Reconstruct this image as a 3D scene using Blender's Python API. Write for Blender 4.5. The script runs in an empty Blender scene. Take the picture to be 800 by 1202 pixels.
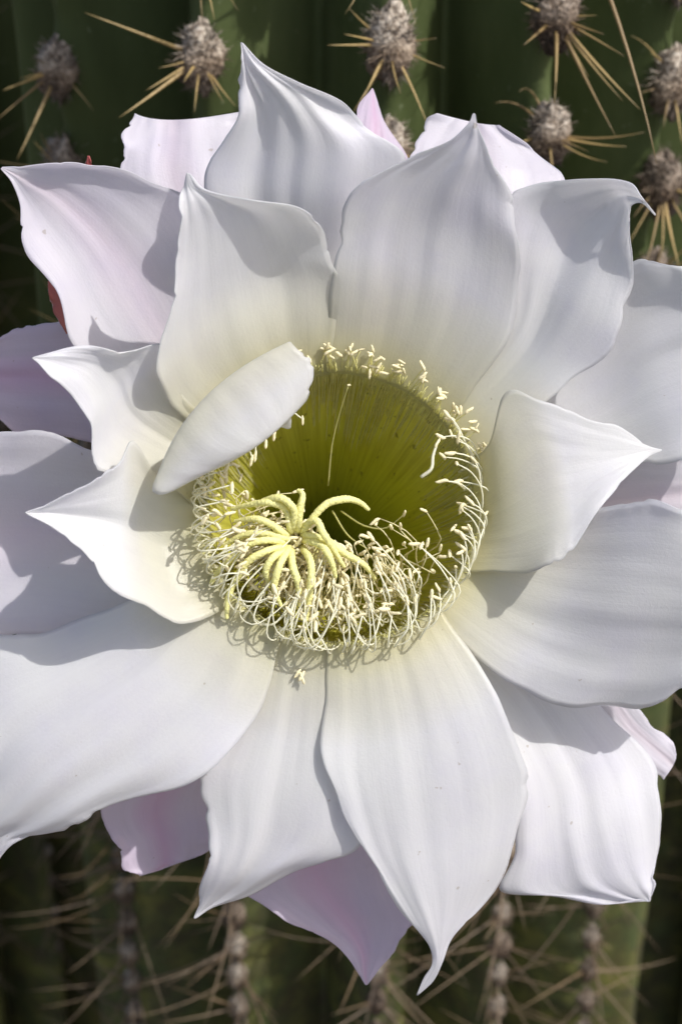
import bpy, math, random
import numpy as np
from mathutils import Vector, Matrix

random.seed(7)
rng = np.random.default_rng(11)
R = math.radians
scene = bpy.context.scene
COL = scene.collection

# ---------------------------------------------------------------- camera
PITCH = R(32.0)
F = 2243.0                      # focal length in photograph pixels (800 x 1202)
CAM = np.array((0.0, 0.0, 1.25))
RT = np.array((1.0, 0.0, 0.0))
UP = np.array((0.0, math.sin(PITCH), math.cos(PITCH)))
FW = np.array((0.0, math.cos(PITCH), -math.sin(PITCH)))
DIST = 0.40                     # distance of the flower's throat rim


def ray(px, py, d):
    return CAM + RT * ((px - 400) / F * d) + UP * ((601 - py) / F * d) + FW * d


def P(px, py, z=0.0):           # z: millimetres towards the camera from the rim plane
    return ray(px, py, DIST - z * 0.001)


def proj(p):
    q = np.asarray(p) - CAM
    d = q @ FW
    return 400 + F * (q @ RT) / d, 601 - F * (q @ UP) / d, d


cd = bpy.data.cameras.new('camera')
cam = bpy.data.objects.new('camera', cd)
COL.objects.link(cam)
cam.location = CAM
cam.rotation_euler = (math.pi / 2 - PITCH, 0, 0)
cd.sensor_fit = 'VERTICAL'
cd.sensor_height = 24.0
cd.lens = 12.0 / (601 / F)
cd.clip_start = 0.01
cd.clip_end = 500
cd.dof.use_dof = True
cd.dof.focus_distance = 0.397
cd.dof.aperture_fstop = 13.0
scene.camera = cam

# ---------------------------------------------------------------- sky and sun
SUN_TO = Vector((0.50, -0.28, 0.82)).normalized()      # direction towards the sun
elev = math.asin(SUN_TO.z)
w = bpy.data.worlds.new('World')
scene.world = w
w.use_nodes = True
nt = w.node_tree
sky = nt.nodes.new('ShaderNodeTexSky')
sky.sky_type = 'NISHITA'
sky.sun_disc = False
sky.dust_density = 3.0
sky.sun_elevation = elev
sky.sun_rotation = math.atan2(SUN_TO.x, SUN_TO.y)
bg = nt.nodes['Background']
nt.links.new(sky.outputs[0], bg.inputs[0])
bg.inputs[1].default_value = 0.15
sl = bpy.data.lights.new('sun', 'SUN')
sl.energy = 4.0
sl.angle = R(0.55)
sl.color = (1.0, 0.988, 0.968)
so = bpy.data.objects.new('sun', sl)
COL.objects.link(so)
so.rotation_euler = SUN_TO.to_track_quat('Z', 'Y').to_euler()
so.location = (1, 0, 3)
scene.view_settings.view_transform = 'Standard'
scene.view_settings.look = 'None'
scene.view_settings.exposure = 0.16
scene.view_settings.gamma = 1.0
scene.view_settings.use_curve_mapping = False
scene.render.engine = 'CYCLES'
scene.cycles.max_bounces = 10
scene.cycles.diffuse_bounces = 7
scene.cycles.transmission_bounces = 6
scene.cycles.use_denoising = True
try:
    scene.cycles.denoiser = 'OPENIMAGEDENOISE'
except Exception:
    pass

# ---------------------------------------------------------------- helpers


def mesh_obj(name, verts, faces, mat, parent=None, smooth=True, uvs=None):
    me = bpy.data.meshes.new(name)
    me.from_pydata([tuple(v) for v in verts], [], [tuple(f) for f in faces])
    if uvs is not None:
        ul = me.uv_layers.new(name='UVMap')
        li = np.zeros(len(me.loops), dtype=np.int32)
        me.loops.foreach_get('vertex_index', li)
        ul.data.foreach_set('uv', np.asarray(uvs, dtype=np.float32)[li].ravel())
    if smooth:
        me.polygons.foreach_set('use_smooth', [True] * len(me.polygons))
    if mat:
        me.materials.append(mat)
    me.update()
    o = bpy.data.objects.new(name, me)
    COL.objects.link(o)
    if parent is not None:
        o.parent = parent
    return o


def empty(name, loc, label=None, cat=None, group=None):
    o = bpy.data.objects.new(name, None)
    COL.objects.link(o)
    o.location = loc
    o.empty_display_size = 0.01
    if label:
        o['label'] = label
        o['category'] = cat
    if group:
        o['group'] = group
    return o


def crom(pts, n):
    """Catmull-Rom through rows of points, n samples, chord-spaced."""
    p = np.asarray(pts, float)
    m = len(p)
    flat = p.reshape(m, -1)
    d = np.maximum(np.linalg.norm(np.diff(flat, axis=0), axis=1), 1e-9)
    s = np.concatenate(([0], np.cumsum(np.sqrt(d) * np.sqrt(d.mean()))))
    s /= s[-1]
    tan = np.zeros_like(flat)
    for i in range(m):
        if i == 0:
            tan[i] = (flat[1] - flat[0]) / (s[1] - s[0])
        elif i == m - 1:
            tan[i] = (flat[-1] - flat[-2]) / (s[-1] - s[-2])
        else:
            h0, h1 = s[i] - s[i - 1], s[i + 1] - s[i]
            a = (flat[i] - flat[i - 1]) / h0
            b = (flat[i + 1] - flat[i]) / h1
            tan[i] = (a * h1 + b * h0) / (h0 + h1)
    u = np.linspace(0, 1, n)
    out = np.zeros((n, flat.shape[1]))
    for k, x in enumerate(u):
        i = min(max(np.searchsorted(s, x, side='right') - 1, 0), m - 2)
        h = s[i + 1] - s[i]
        t = (x - s[i]) / h
        out[k] = ((2 * t**3 - 3 * t**2 + 1) * flat[i] + (t**3 - 2 * t**2 + t) * h * tan[i]
                  + (-2 * t**3 + 3 * t**2) * flat[i + 1] + (t**3 - t**2) * h * tan[i + 1])
    return out.reshape((n,) + p.shape[1:])


def tube(path, radii, sides=6, cap=True):
    path = np.asarray(path, float)
    n = len(path)
    radii = np.broadcast_to(radii, (n,)) if np.ndim(radii) == 0 else np.asarray(radii)
    tans = np.gradient(path, axis=0)
    tans /= np.maximum(np.linalg.norm(tans, axis=1, keepdims=True), 1e-12)
    ref = np.array((0.31, 0.52, 0.79))
    nrm = np.cross(tans[0], ref)
    nrm /= np.linalg.norm(nrm)
    vs, fs, uv = [], [], []
    for i in range(n):
        nrm = nrm - tans[i] * (nrm @ tans[i])
        nrm /= max(np.linalg.norm(nrm), 1e-12)
        b = np.cross(tans[i], nrm)
        for j in range(sides):
            a = 2 * math.pi * j / sides
            vs.append(path[i] + radii[i] * (math.cos(a) * nrm + math.sin(a) * b))
            uv.append((j / sides, i / (n - 1)))
    for i in range(n - 1):
        for j in range(sides):
            k = (j + 1) % sides
            fs.append((i * sides + j, i * sides + k, (i + 1) * sides + k, (i + 1) * sides + j))
    if cap:
        fs.append(tuple(range(sides))[::-1])
        fs.append(tuple((n - 1) * sides + j for j in range(sides)))
    return np.array(vs), fs, uv


class NB:
    """tiny node builder"""

    def __init__(self, name):
        self.m = bpy.data.materials.new(name)
        self.m.use_nodes = True
        self.t = self.m.node_tree
        self.t.nodes.clear()
        self.out = self.n('ShaderNodeOutputMaterial')

    def n(self, typ, **kw):
        x = self.t.nodes.new(typ)
        for k, v in kw.items():
            setattr(x, k, v)
        return x

    def l(self, a, b):
        self.t.links.new(a, b)

    def ramp(self, fac, stops, interp='LINEAR'):
        r = self.n('ShaderNodeValToRGB')
        r.color_ramp.interpolation = interp
        e = r.color_ramp.elements
        while len(e) < len(stops):
            e.new(0.5)
        for k, (p, c) in enumerate(stops):
            e[k].position = p
            e[k].color = tuple(c) + (1.0,) if len(c) == 3 else c
        self.l(fac, r.inputs[0])
        return r.outputs[0]

    def noise(self, vec, scale, detail=3, rough=0.5):
        x = self.n('ShaderNodeTexNoise')
        x.inputs['Scale'].default_value = scale
        x.inputs['Detail'].default_value = detail
        x.inputs['Roughness'].default_value = rough
        if vec is not None:
            self.l(vec, x.inputs['Vector'])
        return x.outputs[0]

    def mapping(self, vec, scale=(1, 1, 1), loc=(0, 0, 0)):
        x = self.n('ShaderNodeMapping')
        x.inputs['Scale'].default_value = scale
        x.inputs['Location'].default_value = loc
        self.l(vec, x.inputs['Vector'])
        return x.outputs[0]

    def mix(self, fac, a, b, blend='MIX'):
        x = self.n('ShaderNodeMix', data_type='RGBA', blend_type=blend)
        for v, s in ((fac, 0), (a, 6), (b, 7)):
            if hasattr(v, 'is_linked') or isinstance(v, bpy.types.NodeSocket):
                self.l(v, x.inputs[s])
            else:
                x.inputs[s].default_value = v if not isinstance(v, (tuple, list)) or len(v) == 4 else tuple(v) + (1,)
        return x.outputs[2]

    def bump(self, h, strength, dist):
        x = self.n('ShaderNodeBump')
        x.inputs['Strength'].default_value = strength
        x.inputs['Distance'].default_value = dist
        self.l(h, x.inputs['Height'])
        return x.outputs[0]


# the flower's own frame: throat centre O, axis AX towards the viewer and a little upwards
O = P(398, 590, 0)
_tilt = R(10)
AX = RT * 0.05 + UP * math.sin(_tilt) - FW * math.cos(_tilt)
AX /= np.linalg.norm(AX)
E1 = RT - AX * (RT @ AX)
E1 /= np.linalg.norm(E1)
E2 = np.cross(AX, E1)
ROOT = O - AX * 0.105 + np.array((0, 0.052, -0.012))   # where the floral tube leaves the stem


def T(phi, r, h):                # throat cylinder coordinates, degrees and millimetres
    a = R(phi)
    return O + (E1 * math.cos(a) + E2 * math.sin(a)) * r * 0.001 + AX * h * 0.001


def petal_material(name, inner, mid, outer, rib=None, trans=0.67):
    b = NB(name)
    tc = b.n('ShaderNodeTexCoord')
    # pigment follows the distance from the throat: cream at the base, white, faint lilac at the tips
    vm = b.n('ShaderNodeVectorMath', operation='DISTANCE')
    b.l(tc.outputs['Object'], vm.inputs[0])
    vm.inputs[1].default_value = tuple(O - ROOT)
    mr = b.n('ShaderNodeMapRange')
    mr.inputs['From Min'].default_value = 0.024
    mr.inputs['From Max'].default_value = 0.105
    b.l(vm.outputs['Value'], mr.inputs['Value'])
    su = b.n('ShaderNodeSeparateXYZ')
    b.l(tc.outputs['UV'], su.inputs[0])
    mv = b.n('ShaderNodeMapRange')
    mv.inputs['From Min'].default_value = 0.10
    mv.inputs['From Max'].default_value = 0.48
    mv.inputs['To Max'].default_value = 0.36
    b.l(su.outputs[1], mv.inputs['Value'])
    mm = b.n('ShaderNodeMath', operation='MAXIMUM')
    b.l(mr.outputs[0], mm.inputs[0])
    b.l(mv.outputs[0], mm.inputs[1])
    col = b.ramp(mm.outputs[0], [(0.045, [i * k for i, k in zip(inner, (0.86, 0.88, 0.5))]), (0.085, inner), (0.17, [0.45 * i + 0.55 * m for i, m in zip(inner, mid)]), (0.34, mid), (1.0, outer)])
    uvm = b.mapping(tc.outputs['UV'], (55, 2.2, 1))
    vein = b.noise(uvm, 1.0, 4, 0.6)
    veinf = b.ramp(vein, [(0.35, (0.984, 0.983, 0.985)), (0.65, (1, 1, 1))])
    col = b.mix(1.0, col, veinf, 'MULTIPLY')
    if rib:
        sx = b.n('ShaderNodeSeparateXYZ')
        b.l(tc.outputs['UV'], sx.inputs[0])
        nz = b.noise(b.mapping(tc.outputs['UV'], (3, 2, 1)), 1.0, 2)
        ad = b.n('ShaderNodeMath', operation='MULTIPLY_ADD')
        b.l(nz, ad.inputs[0])
        ad.inputs[1].default_value = 0.22
        b.l(sx.outputs[0], ad.inputs[2])
        f = b.ramp(ad.outputs[0], [(0.38, (0, 0, 0)), (0.60, (1, 1, 1)), (0.84, (0, 0, 0))])
        col = b.mix(f, col, rib)
    mot = b.noise(tc.outputs['Object'], 60, 4, 0.6)
    col = b.mix(1.0, col, b.ramp(mot, [(0.3, (0.955, 0.945, 0.975)), (0.5, (0.99, 0.985, 0.985)), (0.7, (1, 1, 0.985))]), 'MULTIPLY')
    spots = b.noise(b.mapping(tc.outputs['Object'], (1, 1, 1)), 420, 2, 0.5)
    sf = b.ramp(spots, [(0.225, (0.62, 0.55, 0.45)), (0.24, (1, 1, 1))])
    col = b.mix(0.5, col, b.mix(1.0, col, sf, 'MULTIPLY'))
    # fine relief: longitudinal veins and a satin cell texture
    fine = b.noise(b.mapping(tc.outputs['UV'], (150, 40, 1)), 1.0, 3, 0.6)
    broad = b.noise(b.mapping(tc.outputs['UV'], (13, 1.3, 1)), 1.0, 2, 0.5)
    ad1 = b.n('ShaderNodeMath', operation='MULTIPLY_ADD')
    b.l(broad, ad1.inputs[0])
    ad1.inputs[1].default_value = 2.2
    b.l(vein, ad1.inputs[2])
    ad2 = b.n('ShaderNodeMath', operation='MULTIPLY_ADD')
    b.l(fine, ad2.inputs[0])
    ad2.inputs[1].default_value = 0.45
    b.l(ad1.outputs[0], ad2.inputs[2])
    cell = b.noise(tc.outputs['Object'], 1500, 3, 0.65)
    ad3 = b.n('ShaderNodeMath', operation='MULTIPLY_ADD')
    b.l(cell, ad3.inputs[0])
    ad3.inputs[1].default_value = 1.5
    b.l(ad2.outputs[0], ad3.inputs[2])
    nrm = b.bump(ad3.outputs[0], 0.11, 0.0006)
    df = b.n('ShaderNodeBsdfDiffuse')
    df.inputs['Roughness'].default_value = 0.3
    tr = b.n('ShaderNodeBsdfTranslucent')
    gl = b.n('ShaderNodeBsdfGlossy')
    gl.inputs['Roughness'].default_value = 0.42
    gl.inputs['Color'].default_value = (0.9, 0.9, 0.95, 1)
    for x in (df, tr):
        b.l(col, x.inputs['Color'])
    for x in (df, tr, gl):
        b.l(nrm, x.inputs['Normal'])
    mx = b.n('ShaderNodeMixShader')
    mx.inputs[0].default_value = trans
    b.l(df.outputs[0], mx.inputs[1])
    b.l(tr.outputs[0], mx.inputs[2])
    fr = b.n('ShaderNodeFresnel')
    fr.inputs['IOR'].default_value = 1.33
    m2 = b.n('ShaderNodeMixShader')
    b.l(fr.outputs[0], m2.inputs[0])
    b.l(mx.outputs[0], m2.inputs[1])
    b.l(gl.outputs[0], m2.inputs[2])
    b.l(m2.outputs[0], b.out.inputs[0])
    return b.m


CREAM = (0.84, 0.80, 0.52)
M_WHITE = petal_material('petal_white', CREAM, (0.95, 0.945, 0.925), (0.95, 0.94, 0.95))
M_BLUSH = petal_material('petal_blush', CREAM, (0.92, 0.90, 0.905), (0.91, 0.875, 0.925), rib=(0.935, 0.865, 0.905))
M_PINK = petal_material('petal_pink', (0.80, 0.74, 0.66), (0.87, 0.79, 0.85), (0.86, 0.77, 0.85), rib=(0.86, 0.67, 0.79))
M_SEPAL = petal_material('sepal_red', (0.32, 0.40, 0.14), (0.45, 0.20, 0.14), (0.52, 0.10, 0.10), trans=0.3)


def simple_mat(name, col, rough=0.5, trans=0.0, var=0.15, scale=300, bump=0.0, spec=0.4, sss=None):
    b = NB(name)
    tc = b.n('ShaderNodeTexCoord')
    nz = b.noise(tc.outputs['Object'], scale, 3, 0.6)
    lo = tuple(c * (1 - var) for c in col)
    hi = tuple(min(1, c * (1 + var)) for c in col)
    c = b.ramp(nz, [(0.3, lo), (0.7, hi)])
    p = b.n('ShaderNodeBsdfPrincipled')
    b.l(c, p.inputs['Base Color'])
    p.inputs['Roughness'].default_value = rough
    p.inputs['Specular IOR Level'].default_value = spec
    if bump:
        b.l(b.bump(nz, 0.6, bump), p.inputs['Normal'])
    if trans:
        tr = b.n('ShaderNodeBsdfTranslucent')
        b.l(c, tr.inputs['Color'])
        mx = b.n('ShaderNodeMixShader')
        mx.inputs[0].default_value = trans
        b.l(p.outputs[0], mx.inputs[1])
        b.l(tr.outputs[0], mx.inputs[2])
        b.l(mx.outputs[0], b.out.inputs[0])
    else:
        b.l(p.outputs[0], b.out.inputs[0])
    return b.m


M_FIL = simple_mat('filament_cream', (0.92, 0.90, 0.74), 0.45, 0.45, 0.06, 500)
M_FILG = simple_mat('filament_green', (0.82, 0.79, 0.40), 0.5, 0.5, 0.10, 500)
M_ANTH = simple_mat('anther_pollen', (0.88, 0.80, 0.52), 0.8, 0.25, 0.14, 2500, 0.0002)
M_STIG = simple_mat('stigma_yellow', (0.88, 0.84, 0.36), 0.7, 0.25, 0.14, 1800, 0.0004)
M_TUBE = simple_mat('tube_green', (0.34, 0.40, 0.14), 0.5, 0.5, 0.25, 60, 0.0005)
M_SCALE = simple_mat('scale_green', (0.16, 0.16, 0.07), 0.5, 0.1, 0.3, 80)

# ---------------------------------------------------------------- ground
b = NB('dry_soil')
tc = b.n('ShaderNodeTexCoord')
n1 = b.noise(tc.outputs['Object'], 6, 6, 0.65)
n2 = b.noise(tc.outputs['Object'], 90, 4, 0.6)
c = b.ramp(n1, [(0.3, (0.16, 0.13, 0.10)), (0.7, (0.28, 0.24, 0.19))])
c = b.mix(0.4, c, b.ramp(n2, [(0.35, (0.03, 0.025, 0.02)), (0.7, (0.16, 0.13, 0.10))]))
p = b.n('ShaderNodeBsdfPrincipled')
p.inputs['Roughness'].default_value = 0.95
b.l(c, p.inputs['Base Color'])
b.l(b.bump(n2, 0.8, 0.01), p.inputs['Normal'])
b.l(p.outputs[0], b.out.inputs[0])
M_SOIL = b.m
gv, gf = [], []
gx = np.concatenate((-np.geomspace(60, 0.25, 18), np.linspace(-0.2, 0.2, 9), np.geomspace(0.25, 60, 18)))
for j, y in enumerate(gx):
    for i, x in enumerate(gx):
        k = min(1, math.hypot(x, y) / 3)
        gv.append((x, y + 0.6, 0.012 * math.sin(5 * x + 1) * math.cos(4.3 * y) * k))
ng = len(gx)
for j in range(ng - 1):
    for i in range(ng - 1):
        gf.append((j * ng + i, j * ng + i + 1, (j + 1) * ng + i + 1, (j + 1) * ng + i))
g = mesh_obj('ground', gv, gf, M_SOIL)
g['kind'] = 'structure'

# ---------------------------------------------------------------- cactus materials
b = NB('cactus_skin')
tc = b.n('ShaderNodeTexCoord')
n1 = b.noise(b.mapping(tc.outputs['Object'], (1, 1, 0.35)), 30, 4, 0.55)
n2 = b.noise(tc.outputs['Object'], 260, 3, 0.6)
c = b.ramp(n1, [(0.25, (0.034, 0.045, 0.015)), (0.55, (0.068, 0.086, 0.032)), (0.8, (0.115, 0.135, 0.058))])
c = b.mix(b.ramp(n2, [(0.66, (0, 0, 0)), (0.74, (0.6, 0.6, 0.6))]), c, (0.13, 0.15, 0.085, 1))
# corky yellowing on the old skin low on the stem
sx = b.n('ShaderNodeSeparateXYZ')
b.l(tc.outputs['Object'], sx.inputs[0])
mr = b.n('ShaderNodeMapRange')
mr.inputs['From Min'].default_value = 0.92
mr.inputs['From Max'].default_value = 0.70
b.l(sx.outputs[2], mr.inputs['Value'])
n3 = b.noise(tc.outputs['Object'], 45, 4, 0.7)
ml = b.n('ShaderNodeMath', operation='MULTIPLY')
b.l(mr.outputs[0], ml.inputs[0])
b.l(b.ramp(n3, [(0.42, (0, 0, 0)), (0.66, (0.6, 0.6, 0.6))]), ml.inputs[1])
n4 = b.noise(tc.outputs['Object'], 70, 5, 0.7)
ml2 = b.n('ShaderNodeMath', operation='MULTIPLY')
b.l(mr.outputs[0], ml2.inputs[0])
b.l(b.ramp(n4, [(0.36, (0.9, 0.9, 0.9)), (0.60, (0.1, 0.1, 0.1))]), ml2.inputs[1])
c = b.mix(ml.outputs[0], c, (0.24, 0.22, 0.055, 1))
c = b.mix(ml2.outputs[0], c, (0.050, 0.042, 0.026, 1))  # brown cork patches; their dark tone also paints shade into the low stem
p = b.n('ShaderNodeBsdfPrincipled')
p.inputs['Roughness'].default_value = 0.55
p.inputs['Specular IOR Level'].default_value = 0.10
b.l(c, p.inputs['Base Color'])
b.l(b.bump(n2, 0.25, 0.0006), p.inputs['Normal'])
b.l(p.outputs[0], b.out.inputs[0])
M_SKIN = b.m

b = NB('areole_wool')
tc = b.n('ShaderNodeTexCoord')
n1 = b.noise(tc.outputs['Object'], 330, 3, 0.6)
n2 = b.noise(tc.outputs['Object'], 1400, 2, 0.5)
c = b.ramp(n1, [(0.30, (0.07, 0.05, 0.035)), (0.48, (0.26, 0.21, 0.16)), (0.66, (0.62, 0.58, 0.52))])
c = b.mix(0.35, c, b.ramp(n2, [(0.4, (0.08, 0.07, 0.06)), (0.6, (0.75, 0.72, 0.66))]))
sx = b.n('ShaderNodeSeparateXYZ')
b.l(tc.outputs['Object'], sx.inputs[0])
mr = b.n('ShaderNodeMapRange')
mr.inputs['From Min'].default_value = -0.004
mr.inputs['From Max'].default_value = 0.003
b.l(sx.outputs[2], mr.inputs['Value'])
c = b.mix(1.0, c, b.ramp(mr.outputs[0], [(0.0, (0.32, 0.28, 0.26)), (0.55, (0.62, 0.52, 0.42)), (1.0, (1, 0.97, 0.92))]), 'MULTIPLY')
p = b.n('ShaderNodeBsdfPrincipled')
p.inputs['Roughness'].default_value = 0.95
b.l(c, p.inputs['Base Color'])
oi = b.n('ShaderNodeObjectInfo')
c = b.mix(1.0, c, b.ramp(oi.outputs['Random'], [(0, (0.42, 0.36, 0.32)), (0.5, (0.75, 0.72, 0.70)), (1, (1, 0.98, 0.96))]), 'MULTIPLY')
b.l(c, p.inputs['Base Color'])
b.l(b.bump(n2, 0.9, 0.0008), p.inputs['Normal'])
b.l(p.outputs[0], b.out.inputs[0])
M_WOOL = b.m


def spine_mat(name, base, tip):
    b = NB(name)
    tc = b.n('ShaderNodeTexCoord')
    sx = b.n('ShaderNodeSeparateXYZ')
    b.l(tc.outputs['UV'], sx.inputs[0])
    nz = b.noise(b.mapping(tc.outputs['UV'], (3, 14, 1)), 1, 3, 0.6)
    c = b.ramp(sx.outputs[1], [(0, base), (0.8, tip), (1, [t * 0.7 for t in tip])])
    c = b.mix(1.0, c, b.ramp(nz, [(0.3, (0.6, 0.58, 0.55)), (0.7, (1, 1, 1))]), 'MULTIPLY')
    oi = b.n('ShaderNodeObjectInfo')
    c = b.mix(1.0, c, b.ramp(oi.outputs['Random'], [(0, (0.5, 0.44, 0.40)), (0.5, (0.85, 0.82, 0.76)), (1, (1.15, 1.1, 1.0))]), 'MULTIPLY')
    p = b.n('ShaderNodeBsdfPrincipled')
    p.inputs['Roughness'].default_value = 0.45
    b.l(c, p.inputs['Base Color'])
    b.l(p.outputs[0], b.out.inputs[0])
    return b.m


M_SPINE = spine_mat('spine_gold', (0.36, 0.25, 0.10), (0.50, 0.38, 0.17))
M_SPINE_OLD = spine_mat('spine_brown', (0.16, 0.11, 0.07), (0.26, 0.19, 0.12))

# ---------------------------------------------------------------- the cactus stem
R_CREST, R_VALLEY = 0.119, 0.086
CREST_Y = 0.489
AXIS = np.array((0.0128, CREST_Y + R_CREST))


def crest_point(ang, z, r=R_CREST, axis=AXIS):
    # ang 0 faces the camera (-y); positive to the right
    return np.array((axis[0] + r * math.sin(ang), axis[1] - r * math.cos(ang), z))


def solve_rib(px, py):
    best = None
    for a in np.linspace(-1.4, 1.4, 281):
        z = solve_z(a, py)
        e = abs(proj(crest_point(a, z))[0] - px)
        if best is None or e < best[0]:
            best = (e, a)
    return best[1]


def solve_z(a, py):
    lo, hi = 0.3, 1.5
    for _ in range(40):
        m = (lo + hi) / 2
        if proj(crest_point(a, m))[1] > py:
            lo = m
        else:
            hi = m
    return (lo + hi) / 2


vis = [solve_rib(75, 80), solve_rib(240, 65), solve_rib(457, 50), solve_rib(643, 80), solve_rib(775, 160)]
step_l = vis[1] - vis[0]
ribs = list(vis)
a = vis[0] - 0.40
left_gap = (2 * math.pi - (vis[-1] - vis[0]))
nrest = 12
for k in range(1, nrest):
    ribs.append(vis[-1] + left_gap * k / nrest)
ribs_sorted = sorted(((r + math.pi) % (2 * math.pi)) - math.pi for r in ribs)


def areole_zs(a, kind):
    return []


def rib_profile(n_per=22):
    """list of (angle, radius factor 0 valley .. 1 crest)"""
    out = []
    m = len(ribs_sorted)
    for i in range(m):
        a0 = ribs_sorted[i]
        a1 = ribs_sorted[(i + 1) % m] + (2 * math.pi if i == m - 1 else 0)
        for k in range(n_per):
            t = k / n_per
            s = abs(2 * t - 1)             # 1 at the crests, 0 in the furrow
            f = s ** 1.05
            f = f - 0.10 * max(0, (s - 0.80) / 0.20) ** 2   # blunt crest
            out.append((a0 + (a1 - a0) * t, f / 0.90, s))
    return out


# areole heights of each rib: from the photograph for the five ribs in view, going on up and down
TOP = {0: [80], 1: [65], 2: [50], 3: [18, 155], 4: [95, 215]}
areoles = {}
for k, av in enumerate(vis):
    zs = [solve_z(av, y) for y in TOP[k]]
    z = min(zs)
    sp = 0.034
    while z > 0.62:
        sp = max(0.0155, sp - 0.0024)
        z -= sp * random.uniform(0.92, 1.08)
        zs.append(z)
    z = max(zs)
    while z < 1.50:
        z += 0.034 * random.uniform(0.95, 1.05)
        zs.append(z)
    areoles[k] = sorted(zs, reverse=True)


def stem_mesh(name, axis, height, parent, scale=1.0, phase=0.0, with_notch=True):
    prof = np.array(rib_profile())
    zs = np.concatenate((np.linspace(0, 0.66, 40), np.linspace(0.664, 1.2, 190), np.linspace(1.21, height, 50)))
    m, n_per = len(prof), 22
    A, FF, S = prof[:, 0][None, :], prof[:, 1][None, :], prof[:, 2][None, :]
    Z = zs[:, None]
    top = np.clip((Z - (height - 0.12)) / 0.12, 0, 1)
    sh = np.maximum(np.sqrt(1 - top ** 2), 0.02)
    notch = np.zeros((len(zs), m))
    if with_notch:
        gapz = np.where(zs > 0.95, 0.017, 0.008)
        cn = {round(((av + math.pi) % (2 * math.pi)) - math.pi, 5): areoles[k] for k, av in enumerate(vis)}
        for i in range(m):
            near = ribs_sorted[i // n_per] if (i % n_per) < n_per / 2 else ribs_sorted[(i // n_per + 1) % len(ribs_sorted)]
            q = cn.get(round(near, 5))
            s_ = prof[i, 2]
            if q is None or s_ < 0.3:
                continue
            d = np.abs(zs[:, None] - np.array(q)[None, :] + 0.002).min(axis=1)
            notch[:, i] = 0.0030 * (s_ - 0.3) / 0.7 * (0.5 - np.minimum(1, d / gapz))
    r = (R_VALLEY + (R_CREST - R_VALLEY) * FF + 0.0016 * np.sin(9 * Z + 3 * A) + 0.001 * np.sin(31 * Z + 7 * A) + notch) * sh * scale
    aa = A + phase + 0.008 * np.sin(6 * Z + A)
    base = parent.location
    V = np.stack((axis[0] + r * np.sin(aa) - base[0], axis[1] - r * np.cos(aa) - base[1], np.broadcast_to(Z - base[2], r.shape)), -1).reshape(-1, 3)
    fs = []
    for j in range(len(zs) - 1):
        for i in range(m):
            k = (i + 1) % m
            fs.append((j * m + i, j * m + k, (j + 1) * m + k, (j + 1) * m + i))
    fs.append(tuple((len(zs) - 1) * m + i for i in range(m)))
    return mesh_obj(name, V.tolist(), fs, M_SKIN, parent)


cactus = empty('columnar_cactus', (AXIS[0], AXIS[1], 0.0), 'thick dark green ribbed columnar cactus standing behind the white flower', 'cactus')
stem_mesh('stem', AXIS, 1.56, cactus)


def wool_mesh(seed, hairs=420):
    r = np.random.default_rng(seed)
    vs, fs = [], []
    nu, nv = 14, 9
    off = r.uniform(0, 9, 6)
    for j in range(nv + 1):
        th = math.pi * j / nv
        for i in range(nu):
            ph = 2 * math.pi * i / nu
            k = 1 + 0.16 * math.sin(3 * ph + off[0] + 2 * th) + 0.12 * math.sin(5 * th + off[1] + ph)
            vs.append((0.0031 * k * math.sin(th) * math.cos(ph), 0.0031 * k * math.sin(th) * math.sin(ph), 0.0050 * k * math.cos(th)))
    for j in range(nv):
        for i in range(nu):
            k = (i + 1) % nu
            fs.append((j * nu + i, (j + 1) * nu + i, (j + 1) * nu + k, j * nu + k))
    for _ in range(hairs):
        d = r.normal(size=3)
        d /= np.linalg.norm(d)
        s = d * np.array((0.0028, 0.0028, 0.0046))
        dd = d + r.normal(size=3) * 0.55
        dd /= np.linalg.norm(dd)
        e = s + dd * r.uniform(0.0012, 0.0026)
        side = np.cross(dd, r.normal(size=3))
        side = side / np.linalg.norm(side) * 0.00013
        n0 = len(vs)
        vs += [tuple(s - side), tuple(s + side), tuple(e)]
        fs.append((n0, n0 + 1, n0 + 2))
    me = bpy.data.meshes.new('areole')
    me.from_pydata(vs, [], fs)
    me.polygons.foreach_set('use_smooth', [True] * len(me.polygons))
    me.materials.append(M_WOOL)
    return me


WOOL = [wool_mesh(s) for s in range(5)]


def spine_obj(start, end, r0, parent, mat, bend=None, origin=None):
    start, end = np.asarray(start), np.asarray(end)
    n = 9
    t = np.linspace(0, 1, n)[:, None]
    path = start + (end - start) * t
    if bend is not None:
        path = path + np.asarray(bend) * (4 * t * (1 - t))
    rad = r0 * (1 - 0.90 * np.linspace(0, 1, n) ** 1.3)
    v, f, uv = tube(path - (origin if origin is not None else 0), rad, 6)
    return mesh_obj('spine', v, f, mat, parent, uvs=uv)


def areole_obj(a, z, scale=1.0, parent=cactus):
    pt = crest_point(a, z, R_CREST + 0.0018)
    o = bpy.data.objects.new('areole', random.choice(WOOL))
    COL.objects.link(o)
    o.parent = parent
    o.location = Vector(pt) - parent.location
    o.rotation_euler = (random.uniform(-.2, .2), random.uniform(-.2, .2), random.uniform(0, 6.28))
    o.rotation_euler = (0, 0, random.uniform(0, 6.28))
    s = scale * random.uniform(0.9, 1.1)
    o.scale = (s * 1.12, s * 1.12, s * random.uniform(1.0, 1.2))
    return o, pt


def spine_at(ar, pt, target, r0, mat, bend=None):
    s = spine_obj(pt, target, r0, None, mat, bend, origin=pt)
    s.parent = ar
    m = Matrix.LocRotScale(ar.location, ar.rotation_euler, ar.scale)
    s.matrix_parent_inverse = m.inverted()
    s.location = ar.location
    return s


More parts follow.
